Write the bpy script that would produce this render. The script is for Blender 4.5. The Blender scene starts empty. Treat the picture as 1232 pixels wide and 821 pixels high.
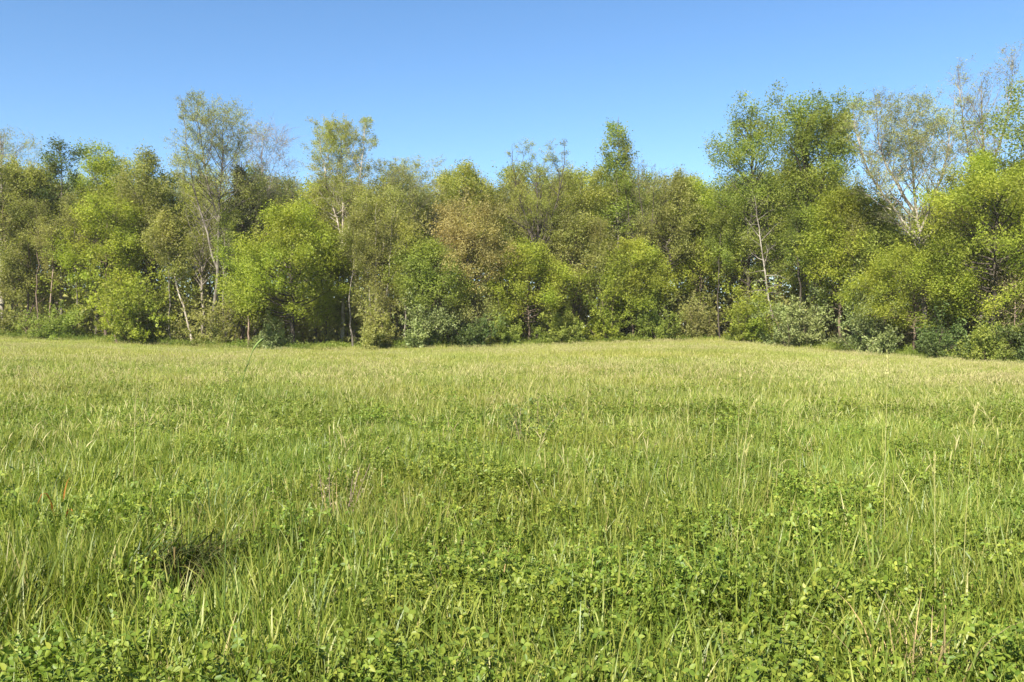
import bpy, math
import numpy as np
from mathutils import Vector, Euler

S = bpy.context.scene
COL = S.collection
PI = math.pi
rad = math.radians

# ------------------------------------------------------------------ camera
EYE = 1.65
F = 994.0                      # focal length in pixels of a 1232 px wide picture
HOR = 405.0                    # row of the horizon in that picture
cam = bpy.data.cameras.new('camera')
cam.sensor_width = 36.0
cam.lens = 36.0 * F / 1232.0
cam.clip_start = 0.05
cam.clip_end = 5000
camo = bpy.data.objects.new('camera', cam)
COL.objects.link(camo)
camo.location = (0, 0, EYE)
camo.rotation_euler = (rad(90) - math.atan((410.5 - HOR) / F), 0, 0)
S.camera = camo

# ------------------------------------------------------------------ sky, sun, exposure
SUN_DIR = Vector((-0.42, -0.85, 0.0)).normalized() * math.cos(rad(39)) + Vector((0, 0, math.sin(rad(39))))
W = bpy.data.worlds.new('World')
S.world = W
W.use_nodes = True
nt = W.node_tree
bg = nt.nodes['Background']
sky = nt.nodes.new('ShaderNodeTexSky')
sky.sky_type = 'NISHITA'
sky.sun_disc = False
sky.sun_elevation = rad(39)
sky.sun_rotation = math.atan2(SUN_DIR.x, SUN_DIR.y)
sky.altitude = 300
sky.air_density = 1.0
sky.dust_density = 0.0
sky.ozone_density = 3.0
hs = nt.nodes.new('ShaderNodeHueSaturation')
hs.inputs['Saturation'].default_value = 1.15
hs.inputs['Hue'].default_value = 0.5
nt.links.new(sky.outputs[0], hs.inputs['Color'])
nt.links.new(hs.outputs[0], bg.inputs['Color'])
bg.inputs['Strength'].default_value = 0.0715

sl = bpy.data.lights.new('sun', 'SUN')
sl.energy = 5.0
sl.angle = rad(0.53)
sl.color = (1.0, 0.95, 0.86)
so = bpy.data.objects.new('sun', sl)
COL.objects.link(so)
so.location = (-40, -40, 60)
so.rotation_euler = (-SUN_DIR).to_track_quat('-Z', 'Y').to_euler()

S.view_settings.view_transform = 'Standard'
S.view_settings.look = 'None'
S.view_settings.exposure = 1.5
S.view_settings.gamma = 1.0
S.render.engine = 'CYCLES'
S.cycles.max_bounces = 10
S.cycles.diffuse_bounces = 8
S.cycles.glossy_bounces = 2
S.cycles.transmission_bounces = 8
S.cycles.transparent_max_bounces = 4

# ------------------------------------------------------------------ helpers
def link(o, parent=None):
    COL.objects.link(o)
    if parent is not None:
        o.parent = parent
    return o

def mesh_np(name, V, polys, mat=None, smooth=False):
    """mesh from vertex array and a list of (M,k) index arrays"""
    me = bpy.data.meshes.new(name)
    V = np.asarray(V, dtype=np.float32)
    me.vertices.add(len(V))
    me.vertices.foreach_set('co', V.ravel())
    idx = np.concatenate([p.ravel() for p in polys]).astype(np.int32)
    sizes = np.concatenate([np.full(len(p), p.shape[1]) for p in polys])
    starts = np.concatenate([[0], np.cumsum(sizes)[:-1]]).astype(np.int32)
    me.loops.add(len(idx))
    me.loops.foreach_set('vertex_index', idx)
    me.polygons.add(len(sizes))
    me.polygons.foreach_set('loop_start', starts)
    if smooth:
        me.polygons.foreach_set('use_smooth', np.ones(len(sizes), dtype=bool))
    me.update(calc_edges=True)
    if mat is not None:
        me.materials.append(mat)
    return me

def obj(name, me, parent=None):
    return link(bpy.data.objects.new(name, me), parent)

def tag(o, label=None, cat=None, group=None, kind=None):
    if label: o['label'] = label
    if cat: o['category'] = cat
    if group: o['group'] = group
    if kind: o['kind'] = kind
    return o

def empty(name, loc, rz=0.0, sc=1.0):
    o = bpy.data.objects.new(name, None)
    o.empty_display_size = 0.3
    o.location = loc
    o.rotation_euler = (0, 0, rz)
    o.scale = (sc, sc, sc)
    return link(o)

def nrm(a):
    return a / np.maximum(np.linalg.norm(a, axis=-1, keepdims=True), 1e-9)

def vnoise(x, y, seed=0):
    """smooth value noise 0..1"""
    xi = np.floor(x).astype(np.int64); yi = np.floor(y).astype(np.int64)
    fx = x - xi; fy = y - yi
    fx = fx * fx * (3 - 2 * fx); fy = fy * fy * (3 - 2 * fy)
    def h(a, b):
        n = (a * 374761393 + b * 668265263 + seed * 1442695041) & 0x7fffffff
        n = ((n ^ (n >> 13)) * 1274126177) & 0x7fffffff
        return ((n ^ (n >> 16)) & 0xffff) / 65535.0
    return (h(xi, yi) * (1 - fx) + h(xi + 1, yi) * fx) * (1 - fy) + (h(xi, yi + 1) * (1 - fx) + h(xi + 1, yi + 1) * fx) * fy

def fbm(x, y, seed=0):
    return 0.55 * vnoise(x, y, seed) + 0.3 * vnoise(x * 2.1 + 7, y * 2.1 + 3, seed + 1) + 0.15 * vnoise(x * 4.3, y * 4.3, seed + 2)

# ------------------------------------------------------------------ materials
def leaf_mat(name, stops, transl=0.35, rough=0.55, spec=0.25, noise_scale=0.25, noise_amt=0.35, tcol=(1.15, 1.25, 0.6)):
    m = bpy.data.materials.new(name)
    m.use_nodes = True
    n = m.node_tree; L = n.links
    p = n.nodes['Principled BSDF']
    out = n.nodes['Material Output']
    geo = n.nodes.new('ShaderNodeNewGeometry')
    oi = n.nodes.new('ShaderNodeObjectInfo')
    ad = n.nodes.new('ShaderNodeMath'); ad.operation = 'ADD'
    fr = n.nodes.new('ShaderNodeMath'); fr.operation = 'FRACT'
    L.new(geo.outputs['Random Per Island'], ad.inputs[0]); L.new(oi.outputs['Random'], ad.inputs[1])
    L.new(ad.outputs[0], fr.inputs[0])
    cr = n.nodes.new('ShaderNodeValToRGB')
    el = cr.color_ramp.elements
    while len(el) > 1: el.remove(el[0])
    for k, (pos, c) in enumerate(stops):
        e = el[0] if k == 0 else el.new(pos)
        e.position = pos; e.color = (*c, 1)
    L.new(fr.outputs[0], cr.inputs[0])
    nz = n.nodes.new('ShaderNodeTexNoise')
    nz.inputs['Scale'].default_value = noise_scale
    nz.inputs['Detail'].default_value = 3
    L.new(geo.outputs['Position'], nz.inputs['Vector'])
    mr = n.nodes.new('ShaderNodeMapRange')
    mr.inputs[1].default_value = 0.3; mr.inputs[2].default_value = 0.7
    mr.inputs[3].default_value = 1 - noise_amt; mr.inputs[4].default_value = 1 + noise_amt
    L.new(nz.outputs[0], mr.inputs[0])
    h = n.nodes.new('ShaderNodeHueSaturation')
    mh = n.nodes.new('ShaderNodeMapRange')
    mh.inputs[1].default_value = 0.3; mh.inputs[2].default_value = 0.7
    mh.inputs[3].default_value = 0.485; mh.inputs[4].default_value = 0.515
    sep = n.nodes.new('ShaderNodeSeparateColor')
    L.new(nz.outputs['Color'], sep.inputs[0]); L.new(sep.outputs[1], mh.inputs[0])
    L.new(mh.outputs[0], h.inputs['Hue'])
    L.new(cr.outputs[0], h.inputs['Color']); L.new(mr.outputs[0], h.inputs['Value'])
    L.new(h.outputs[0], p.inputs['Base Color'])
    p.inputs['Roughness'].default_value = rough
    p.inputs['Specular IOR Level'].default_value = spec
    t = n.nodes.new('ShaderNodeBsdfTranslucent')
    mx = n.nodes.new('ShaderNodeMix'); mx.data_type = 'RGBA'; mx.blend_type = 'MULTIPLY'
    mx.inputs[0].default_value = 1.0
    L.new(h.outputs[0], mx.inputs[6]); mx.inputs[7].default_value = (*tcol, 1)
    L.new(mx.outputs[2], t.inputs['Color'])
    ms = n.nodes.new('ShaderNodeMixShader')
    ms.inputs[0].default_value = transl
    L.new(p.outputs[0], ms.inputs[1]); L.new(t.outputs[0], ms.inputs[2])
    L.new(ms.outputs[0], out.inputs['Surface'])
    return m

def bark_mat(name, c1, c2, scale=3.0, stretch=0.25, bump=0.4):
    m = bpy.data.materials.new(name)
    m.use_nodes = True
    n = m.node_tree; L = n.links
    p = n.nodes['Principled BSDF']
    tc = n.nodes.new('ShaderNodeTexCoord')
    mp = n.nodes.new('ShaderNodeMapping')
    mp.inputs['Scale'].default_value = (1, 1, stretch)
    L.new(tc.outputs['Object'], mp.inputs['Vector'])
    nz = n.nodes.new('ShaderNodeTexNoise')
    nz.inputs['Scale'].default_value = scale; nz.inputs['Detail'].default_value = 5
    nz.inputs['Roughness'].default_value = 0.7
    L.new(mp.outputs[0], nz.inputs['Vector'])
    cr = n.nodes.new('ShaderNodeValToRGB')
    cr.color_ramp.elements[0].position = 0.42; cr.color_ramp.elements[0].color = (*c1, 1)
    cr.color_ramp.elements[1].position = 0.58; cr.color_ramp.elements[1].color = (*c2, 1)
    L.new(nz.outputs[0], cr.inputs[0])
    L.new(cr.outputs[0], p.inputs['Base Color'])
    p.inputs['Roughness'].default_value = 0.9
    p.inputs['Specular IOR Level'].default_value = 0.15
    b = n.nodes.new('ShaderNodeBump')
    b.inputs['Strength'].default_value = bump; b.inputs['Distance'].default_value = 0.05
    L.new(nz.outputs[0], b.inputs['Height']); L.new(b.outputs[0], p.inputs['Normal'])
    return m

def ground_mat(name, cols, scale=1.0):
    m = bpy.data.materials.new(name)
    m.use_nodes = True
    n = m.node_tree; L = n.links
    p = n.nodes['Principled BSDF']
    tc = n.nodes.new('ShaderNodeTexCoord')
    nz = n.nodes.new('ShaderNodeTexNoise')
    nz.inputs['Scale'].default_value = scale; nz.inputs['Detail'].default_value = 9; nz.inputs['Roughness'].default_value = 0.75
    L.new(tc.outputs['Object'], nz.inputs['Vector'])
    cr = n.nodes.new('ShaderNodeValToRGB')
    cr.color_ramp.elements[0].position = 0.35; cr.color_ramp.elements[0].color = (*cols[0], 1)
    cr.color_ramp.elements[1].position = 0.65; cr.color_ramp.elements[1].color = (*cols[2], 1)
    e = cr.color_ramp.elements.new(0.5); e.color = (*cols[1], 1)
    L.new(nz.outputs[0], cr.inputs[0]); L.new(cr.outputs[0], p.inputs['Base Color'])
    p.inputs['Roughness'].default_value = 0.95; p.inputs['Specular IOR Level'].default_value = 0.1
    b = n.nodes.new('ShaderNodeBump'); b.inputs['Strength'].default_value = 0.6; b.inputs['Distance'].default_value = 0.08
    L.new(nz.outputs[0], b.inputs['Height']); L.new(b.outputs[0], p.inputs['Normal'])
    return m

def ramp(a, b, c):
    f = lambda p: tuple(b[k] + (p[k] - b[k]) * 0.6 for k in range(3))
    return [(0.0, f(a)), (0.5, b), (1.0, f(c))]

LEAF = {
    'bright': leaf_mat('bright_spring_leaf', ramp((0.2, 0.235, 0.034), (0.285, 0.315, 0.042), (0.375, 0.385, 0.06)), transl=0.52),
    'green': leaf_mat('mid_green_leaf', ramp((0.175, 0.215, 0.042), (0.245, 0.28, 0.055), (0.31, 0.325, 0.07)), transl=0.54),
    'olive': leaf_mat('olive_leaf', ramp((0.2, 0.2, 0.062), (0.27, 0.265, 0.075), (0.34, 0.315, 0.1)), transl=0.52),
    'yellow': leaf_mat('yellow_green_leaf', ramp((0.23, 0.245, 0.056), (0.31, 0.315, 0.068), (0.38, 0.365, 0.09)), transl=0.52),
    'tan': leaf_mat('orange_tan_leaf', ramp((0.27, 0.235, 0.08), (0.34, 0.29, 0.1), (0.4, 0.35, 0.12)), transl=0.45, tcol=(1.2, 1.12, 0.65)),
    'pale': leaf_mat('pale_new_leaf', ramp((0.21, 0.23, 0.06), (0.29, 0.3, 0.09), (0.38, 0.36, 0.13)), transl=0.4),
    'dark': leaf_mat('dark_green_leaf', ramp((0.079, 0.121, 0.032), (0.113, 0.154, 0.041), (0.158, 0.187, 0.051)), transl=0.4),
    'cedar': leaf_mat('cedar_leaf', ramp((0.096, 0.099, 0.051), (0.136, 0.132, 0.065), (0.181, 0.165, 0.087)), transl=0.3),
    'silver': leaf_mat('silvery_leaf', ramp((0.155, 0.19, 0.06), (0.225, 0.26, 0.088), (0.34, 0.36, 0.15)), transl=0.4, rough=0.45),
    'rust': leaf_mat('reddish_bud', ramp((0.22, 0.18, 0.09), (0.29, 0.24, 0.12), (0.34, 0.29, 0.15)), tcol=(1.15, 1.05, 0.7)),
}
BARK = {
    'grey': bark_mat('grey_bark', (0.085, 0.072, 0.055), (0.19, 0.163, 0.127)),
    'dark': bark_mat('dark_bark', (0.035, 0.028, 0.022), (0.085, 0.07, 0.052)),
    'pale': bark_mat('pale_flaking_bark', (0.14, 0.115, 0.09), (0.32, 0.28, 0.225), scale=1.6, stretch=0.5),
    'brown': bark_mat('brown_bark', (0.085, 0.06, 0.042), (0.17, 0.125, 0.09)),
    'red': bark_mat('reddish_bark', (0.15, 0.1, 0.07), (0.29, 0.215, 0.16)),
    'white': bark_mat('bleached_bark', (0.19, 0.155, 0.115), (0.43, 0.37, 0.29), scale=2.2, stretch=0.5),
}

# ------------------------------------------------------------------ terrain
T_PX = np.array([-700, -300, 0, 100, 200, 300, 420, 520, 620, 700, 830, 900, 1000, 1100, 1200, 1300, 1500, 1900.])
T_D = np.array([104, 97, 90, 88, 85, 82, 80, 81, 84, 87, 89, 85, 78, 72, 66.5, 62, 54, 46.])
T_Y = np.array([398, 400, 404, 408.5, 414, 418, 419, 416.5, 415, 411.5, 407.5, 411.5, 421, 428, 435, 441, 449, 455.])
VEG = 0.52
T_Z = EYE + (HOR - T_Y) / F * T_D - VEG
_px = np.linspace(-700, 1900, 1301)
def _smooth(a):
    k = np.hanning(61); k /= k.sum()
    return np.convolve(np.pad(a, 30, mode='edge'), k, mode='valid')
_D = _smooth(np.interp(_px, T_PX, T_D)); _Z = _smooth(np.interp(_px, T_PX, T_Z))

def edge_at(px):
    return np.interp(px, _px, _D), np.interp(px, _px, _Z)

def gz(x, y):
    x = np.asarray(x, float); y = np.asarray(y, float)
    ys = np.maximum(y, 0.5)
    px = 616 + F * x / ys
    D, Z = edge_at(px)
    r = np.clip(y / D, 0, 1)
    s = r ** 1.6
    back = np.clip(y - D, 0, 200) * 0.012
    bump = 0.10 * (fbm(x * 0.11, y * 0.11, 5) - 0.5) * np.clip(y / 12, 0, 1) * np.clip((D - y) / 10 + 0.2, 0.2, 1)
    return Z * s + back + bump

def at(px, d):
    """foot of a thing standing in column px of the photograph at depth d"""
    x = (px - 616) / F * d
    return np.array([x, d, float(gz(x, d))])

def top_h(px, py, d):
    """height above its foot of something whose tip shows at row py"""
    return EYE + (HOR - py) / F * d - float(gz((px - 616) / F * d, d))

# ground: one sheet to the horizon
def axis(lo, hi, step, far, n):
    g = np.arange(lo, hi + step, step)
    e = np.geomspace(step * 2, far, n)
    return np.concatenate([(lo - e)[::-1], g, hi + e])
gx = axis(-110, 110, 1.6, 2500, 14); gy = axis(-10, 150, 1.6, 2500, 14)
X, Y = np.meshgrid(gx, gy)
Z = gz(X, Y)
V = np.stack([X, Y, Z], -1).reshape(-1, 3)
ny, nx = X.shape
I = np.arange(nx * ny).reshape(ny, nx)
Q = np.stack([I[:-1, :-1], I[:-1, 1:], I[1:, 1:], I[1:, :-1]], -1).reshape(-1, 4)
M_SOIL = ground_mat('meadow_soil', ((0.05, 0.045, 0.022), (0.075, 0.085, 0.03), (0.12, 0.11, 0.05)), 2.0)
tag(obj('ground', mesh_np('ground', V, [Q], M_SOIL, True)), kind='structure')

# forest floor behind the meadow's edge
pxs = np.linspace(-700, 1900, 160); dd = np.linspace(-1.0, 75, 40)
D0, _ = edge_at(pxs)
Yf = D0[None, :] + dd[:, None] + (fbm(pxs * 0.03, pxs * 0 + 2, 9)[None, :] - 0.5) * 3 * (dd[:, None] < 0)
Xf = (pxs[None, :] - 616) / F * Yf
V = np.stack([Xf, Yf, gz(Xf, Yf) + 0.03], -1).reshape(-1, 3)
ny, nx = Xf.shape
I = np.arange(nx * ny).reshape(ny, nx)
Q = np.stack([I[:-1, :-1], I[:-1, 1:], I[1:, 1:], I[1:, :-1]], -1).reshape(-1, 4)
M_FLOOR = ground_mat('leaf_litter', ((0.045, 0.035, 0.024), (0.085, 0.062, 0.04), (0.14, 0.1, 0.065)), 1.2)
tag(obj('forest_floor', mesh_np('forest_floor', V, [Q], M_FLOOR, True)), kind='structure')

# ------------------------------------------------------------------ tree kit
def tubes(P, R, S):
    """P (N,K,3), R (N,K) -> verts, quads"""
    N, K, _ = P.shape
    T = nrm(np.gradient(P, axis=1))
    m = nrm(P[:, -1] - P[:, 0])
    ref = np.where(np.abs(m[:, 2:3]) < 0.7, np.array([[0, 0, 1.0]]), np.array([[1.0, 0.2, 0]]))
    u = nrm(np.cross(T, ref[:, None, :])); v = np.cross(T, u)
    a = np.arange(S) * 2 * PI / S
    ring = u[:, :, None, :] * np.cos(a)[None, None, :, None] + v[:, :, None, :] * np.sin(a)[None, None, :, None]
    V = P[:, :, None, :] + ring * R[:, :, None, None]
    idx = np.arange(N * K * S).reshape(N, K, S)
    A = idx[:, :-1]; B = idx[:, 1:]
    Qd = np.stack([A, np.roll(A, -1, 2), np.roll(B, -1, 2), B], -1).reshape(-1, 4)
    return V.reshape(-1, 3), Qd

def grow(rng, base, d, length, K, curl, trop):
    N = len(base)
    P = np.zeros((N, K, 3)); P[:, 0] = base
    d = nrm(d.copy()); st = (length / (K - 1))[:, None]
    for k in range(1, K):
        d = nrm(d + rng.normal(0, curl, (N, 3)) + np.array([0, 0, 1.0]) * trop)
        P[:, k] = P[:, k - 1] + d * st
    return P

def sample_on(P, s):
    """P (N,K,3) curves, s (N,) in 0..1"""
    K = P.shape[1]
    f = np.clip(s, 0, 0.9999) * (K - 1); i = f.astype(int); w = (f - i)[:, None]
    r = np.arange(len(P))
    return P[r, i] * (1 - w) + P[r, i + 1] * w, nrm(P[r, i + 1] - P[r, i])

def perp_rot(rng, d, ang):
    """turn directions by ang about random axes"""
    r = rng.normal(0, 1, d.shape)
    a = nrm(np.cross(d, r))
    return nrm(d * np.cos(ang)[:, None] + a * np.sin(ang)[:, None])

def leaf_cards(rng, C, size, up=0.5, aspect=0.8, droop=0.0, quad=False):
    """one small pointed leaf (or leaf spray) per centre: two triangles folded along the rib"""
    N = len(C)
    n = nrm(rng.normal(0, 1, (N, 3)) + np.array([0, 0, up * 1.6]))
    t = nrm(np.cross(n, rng.normal(0, 1, (N, 3))) + np.array([0, 0, -droop]))
    b = nrm(np.cross(n, t))
    s = (size * rng.uniform(0.6, 1.35, N))[:, None]
    if not quad:           # far foliage: one pointed triangle per leaf
        s = s * 1.15
        V = np.stack([C - t * s * 0.45 + b * s * aspect * 0.5, C - t * s * 0.45 - b * s * aspect * 0.5, C + t * s * 0.6], 1).reshape(-1, 3)
        i = np.arange(N)[:, None] * 3
        return V, np.concatenate([i, i + 1, i + 2], 1)
    V = np.stack([C - t * s * 0.5, C + b * s * aspect * 0.5 + n * s * 0.12, C + t * s * 0.5, C - b * s * aspect * 0.5 + n * s * 0.12], 1).reshape(-1, 3)
    i = np.arange(N)[:, None] * 4
    return V, np.concatenate([i, i + 1, i + 2, i + 3], 1)

PROF = {
    'round': lambda u: np.sqrt(np.clip(1 - (2 * u - 0.85) ** 2 / 1.35, 0.02, 1)),
    'oval': lambda u: np.sqrt(np.clip(1 - (2 * u - 0.95) ** 2 / 1.1, 0.03, 1)),
    'cone': lambda u: np.clip(1.05 - u, 0.05, 1) ** 0.8,
    'fan': lambda u: 0.45 + 0.55 * np.sin(np.clip(u, 0, 1) * PI * 0.62),
    'column': lambda u: np.clip(1.1 - u ** 3, 0.1, 1) * 0.95,
}

LD, LS = 3.3, 0.56
def tree_meshes(seed, H, cr, cb=0.3, prof='oval', stems=None, n1=46, ang=(58, 18), n2=6, n3=4, nl=11, leaf=0.26, scat=0.34,
                r0=None, lean=(0, 0), wob=0.012, trop=0.1, up=0.8, leafmat='green', bark='grey', twig=False, low=None, limb_split=False, fork=0.0, stem_r=0.8, env=None, tipw=0.0, trad=0.0045, jit=7):
    """one tree as meshes: trunk (all stems), list of limb meshes, branchwork, crown"""
    rng = np.random.default_rng(seed)
    r0 = r0 or H * 0.0125
    K = 16
    tt = np.linspace(0, 1, K)
    paths, rads = [], []
    def path(p0, p1, r):
        w = np.cumsum(rng.normal(0, wob * H / 3, (K, 3)), 0); w -= tt[:, None] * w[-1]
        w[:, 2] *= 0.2
        P = p0 + (p1 - p0) * tt[:, None] + w
        paths.append(P); rads.append(r * (1 - tt * 0.93) ** 0.85)
        return P
    kt = 0.88 if stems else 0.96
    top = np.array([lean[0] * H, lean[1] * H, H]) * kt
    P0 = path(np.zeros(3), top, r0)
    rads[0][0] *= 1.35
    if stems:
        for (f, dx, dy, h) in stems:       # codominant stems: where they leave, where they end
            a, _ = sample_on(P0[None], np.array([f]))
            e = np.array([dx, dy, h])
            P = path(a[0], e, r0 * (1 - f * 0.93) ** 0.85 * stem_r)
            bow = np.sin(tt * PI)[:, None] * np.array([dx - a[0][0], dy - a[0][1], 0]) * 0.22
            P += bow
    P_s = np.stack(paths); R_s = np.stack(rads)
    # limbs
    ns = len(paths)
    cnt = n1 * (1 if ns == 1 else 1 + 0.45 * (ns - 1))
    n = int(cnt)
    si = rng.integers(0, ns, n) if ns > 1 else np.zeros(n, int)
    t = cb + (0.985 - cb) * ((np.arange(n) + rng.uniform(0, 1, n)) / n) ** 1.12
    base = np.zeros((n, 3)); tl = np.zeros(n)
    for i in range(n):
        P = P_s[si[i]]
        v_ = (t[i] - cb) / (0.985 - cb)
        tl[i] = q = (cb + v_ * (0.94 - cb)) if si[i] == 0 else 0.14 + 0.8 * v_
        base[i] = sample_on(P[None], np.array([q]))[0][0]
    u = np.clip((base[:, 2] / H - cb) / (1 - cb), 0, 1)
    az = np.arange(n) * 2.39996 + rng.normal(0, 0.4, n)
    el = np.radians(ang[0] + (ang[1] - ang[0]) * u + rng.normal(0, jit, n))
    d = np.stack([np.cos(az) * np.sin(el), np.sin(az) * np.sin(el), np.cos(el)], 1)
    if prof in ('round', 'oval', 'dome'):      # limbs reach out to an egg shaped envelope
        ce = cb * 0.86 if env is None else env
        zc = H * (ce + 1) / 2; hh = H * (1 - ce) / 2 * 1.02
        p = base.copy()
        p[:, :2] -= np.outer(base[:, 2], np.array(lean))
        p[:, 2] -= zc
        p /= np.array([cr, cr, hh])
        p *= np.minimum(1, 0.9 / np.maximum(np.linalg.norm(p, axis=1), 1e-6))[:, None]
        q_ = d / np.array([cr, cr, hh])
        A = (q_ ** 2).sum(1); B = (p * q_).sum(1); C0 = (p ** 2).sum(1) - 1
        L1 = (-B + np.sqrt(np.maximum(B * B - A * C0, 0))) / A * rng.uniform(0.7, 1.0, n)
        L1 = np.maximum(L1, 0.045 * H)
    else:
        L1 = cr * PROF[prof](u) / np.maximum(np.sin(el), 0.55) * rng.uniform(0.72, 1.12, n)
    if ns > 1: L1 *= 0.8
    lr = np.minimum(R_s[si, (tl * (K - 1)).astype(int)] * 0.55, 0.02 + L1 * 0.016)
    P1 = grow(rng, base, d, L1, 7, 0.13, trop)
    t7 = np.linspace(0, 1, 7)
    R1 = lr[:, None] * (1 - 0.88 * t7[None, :])
    # branches
    m = n * n2
    i1 = np.repeat(np.arange(n), n2)
    i1 = i1[rng.uniform(0, 1, m) < np.clip(L1[i1] / np.percentile(L1, 80), 0.25, 1)]; m = len(i1)
    s = rng.uniform(0.22, 1.0, m) ** 0.8
    b2, d2 = sample_on(P1[i1], s)
    dd = perp_rot(rng, d2, np.radians(rng.uniform(25, 62, m)))
    L2 = np.maximum(L1[i1] * 0.46 * (1.15 - 0.55 * s) * rng.uniform(0.6, 1.25, m), 0.35)
    P2 = grow(rng, b2, dd, L2, 5, 0.16, trop * 0.8)
    R2 = np.maximum(lr[i1] * (1 - 0.8 * s) * 0.5, 0.006)[:, None] * (1 - 0.8 * np.linspace(0, 1, 5))[None, :]
    # twigs
    m3 = m * n3
    i2 = np.repeat(np.arange(m), n3)
    s3 = rng.uniform(0.25, 1.0, m3)
    b3, d3 = sample_on(P2[i2], s3)
    dd3 = perp_rot(rng, d3, np.radians(rng.uniform(22, 60, m3)))
    L3 = np.maximum(L2[i2] * 0.5 * rng.uniform(0.5, 1.2, m3), 0.3)
    P3 = grow(rng, b3, dd3, L3, 3, 0.15, trop * 0.7)
    R3 = np.maximum(R2[i2, 2] * 0.45, trad)[:, None] * np.array([1, 0.75, 0.4])[None, :]
    # fit the whole skeleton to the asked height and crown width
    kz = H / np.percentile(P3[:, -1, 2], 99.3)
    axis_xy = np.outer(np.clip(P3[:, -1, 2] / H, 0, 1), np.array(lean) * H)
    rr = np.abs(P3[:, -1, 0] - axis_xy[:, 0])
    kx = np.clip(cr / np.percentile(rr, 95), 0.55, 1.8)
    def fit(P):
        a = np.clip(P[..., 2:3] / H, 0, 1) * np.array([lean[0] * H, lean[1] * H])
        return np.concatenate([(P[..., :2] - a) * kx + a, P[..., 2:] * kz], -1)
    P_s, P1, P2, P3 = fit(P_s), fit(P1), fit(P2), fit(P3)
    tv, tq = tubes(P_s, R_s, 8)
    out = {'trunk': mesh_np('trunk', tv, [tq], BARK[bark], True), 'limbs': [], 'H': H}
    vs, qs, off = [], [], 0
    def add(v, q):
        nonlocal off
        vs.append(v); qs.append(q + off); off += len(v)
    if limb_split:
        for i in range(n):
            v, q = tubes(P1[i:i + 1], R1[i:i + 1], 5)
            out['limbs'].append(mesh_np('limb', v, [q], BARK[bark], True))
    else:
        add(*tubes(P1, R1, 5))
    add(*tubes(P2, R2, 3))
    if twig: add(*tubes(P3, R3, 3))
    out['branchwork'] = mesh_np('branchwork', np.concatenate(vs), [np.concatenate(qs)], BARK[bark], True)
    if nl > 0:
        k = rng.poisson(nl * LD * np.clip(L3 / np.median(L3), 0.3, 2.2))
        if tipw > 0:       # only the outer and upper twigs are in leaf yet
            w = np.clip((P3[:, -1, 2] / H - tipw) / 0.25, 0.05, 1)
            k = rng.poisson(nl * w)
        il = np.repeat(np.arange(m3), k)
        q = rng.uniform(0.1, 1.05, len(il))
        C, _ = sample_on(P3[il], q)
        C = C + rng.normal(0, scat, C.shape)
        C[:, 2] = np.maximum(C[:, 2], 0.15)
        v, f = leaf_cards(rng, C, leaf * LS, up)
        out['crown'] = mesh_np('crown', v, [f], LEAF[leafmat])
    return out

def put_tree(name, M, loc, rz, sc, label, cat='tree', group=None):
    e = empty(name, tuple(loc), rz, sc)
    tag(e, label, cat, group)
    obj('trunk', M['trunk'], e)
    for l in M['limbs']: obj('limb', l, e)
    tag(obj('branchwork', M['branchwork'], e), kind='stuff')
    if 'crown' in M: tag(obj('crown', M['crown'], e), kind='stuff')
    return e

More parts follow.
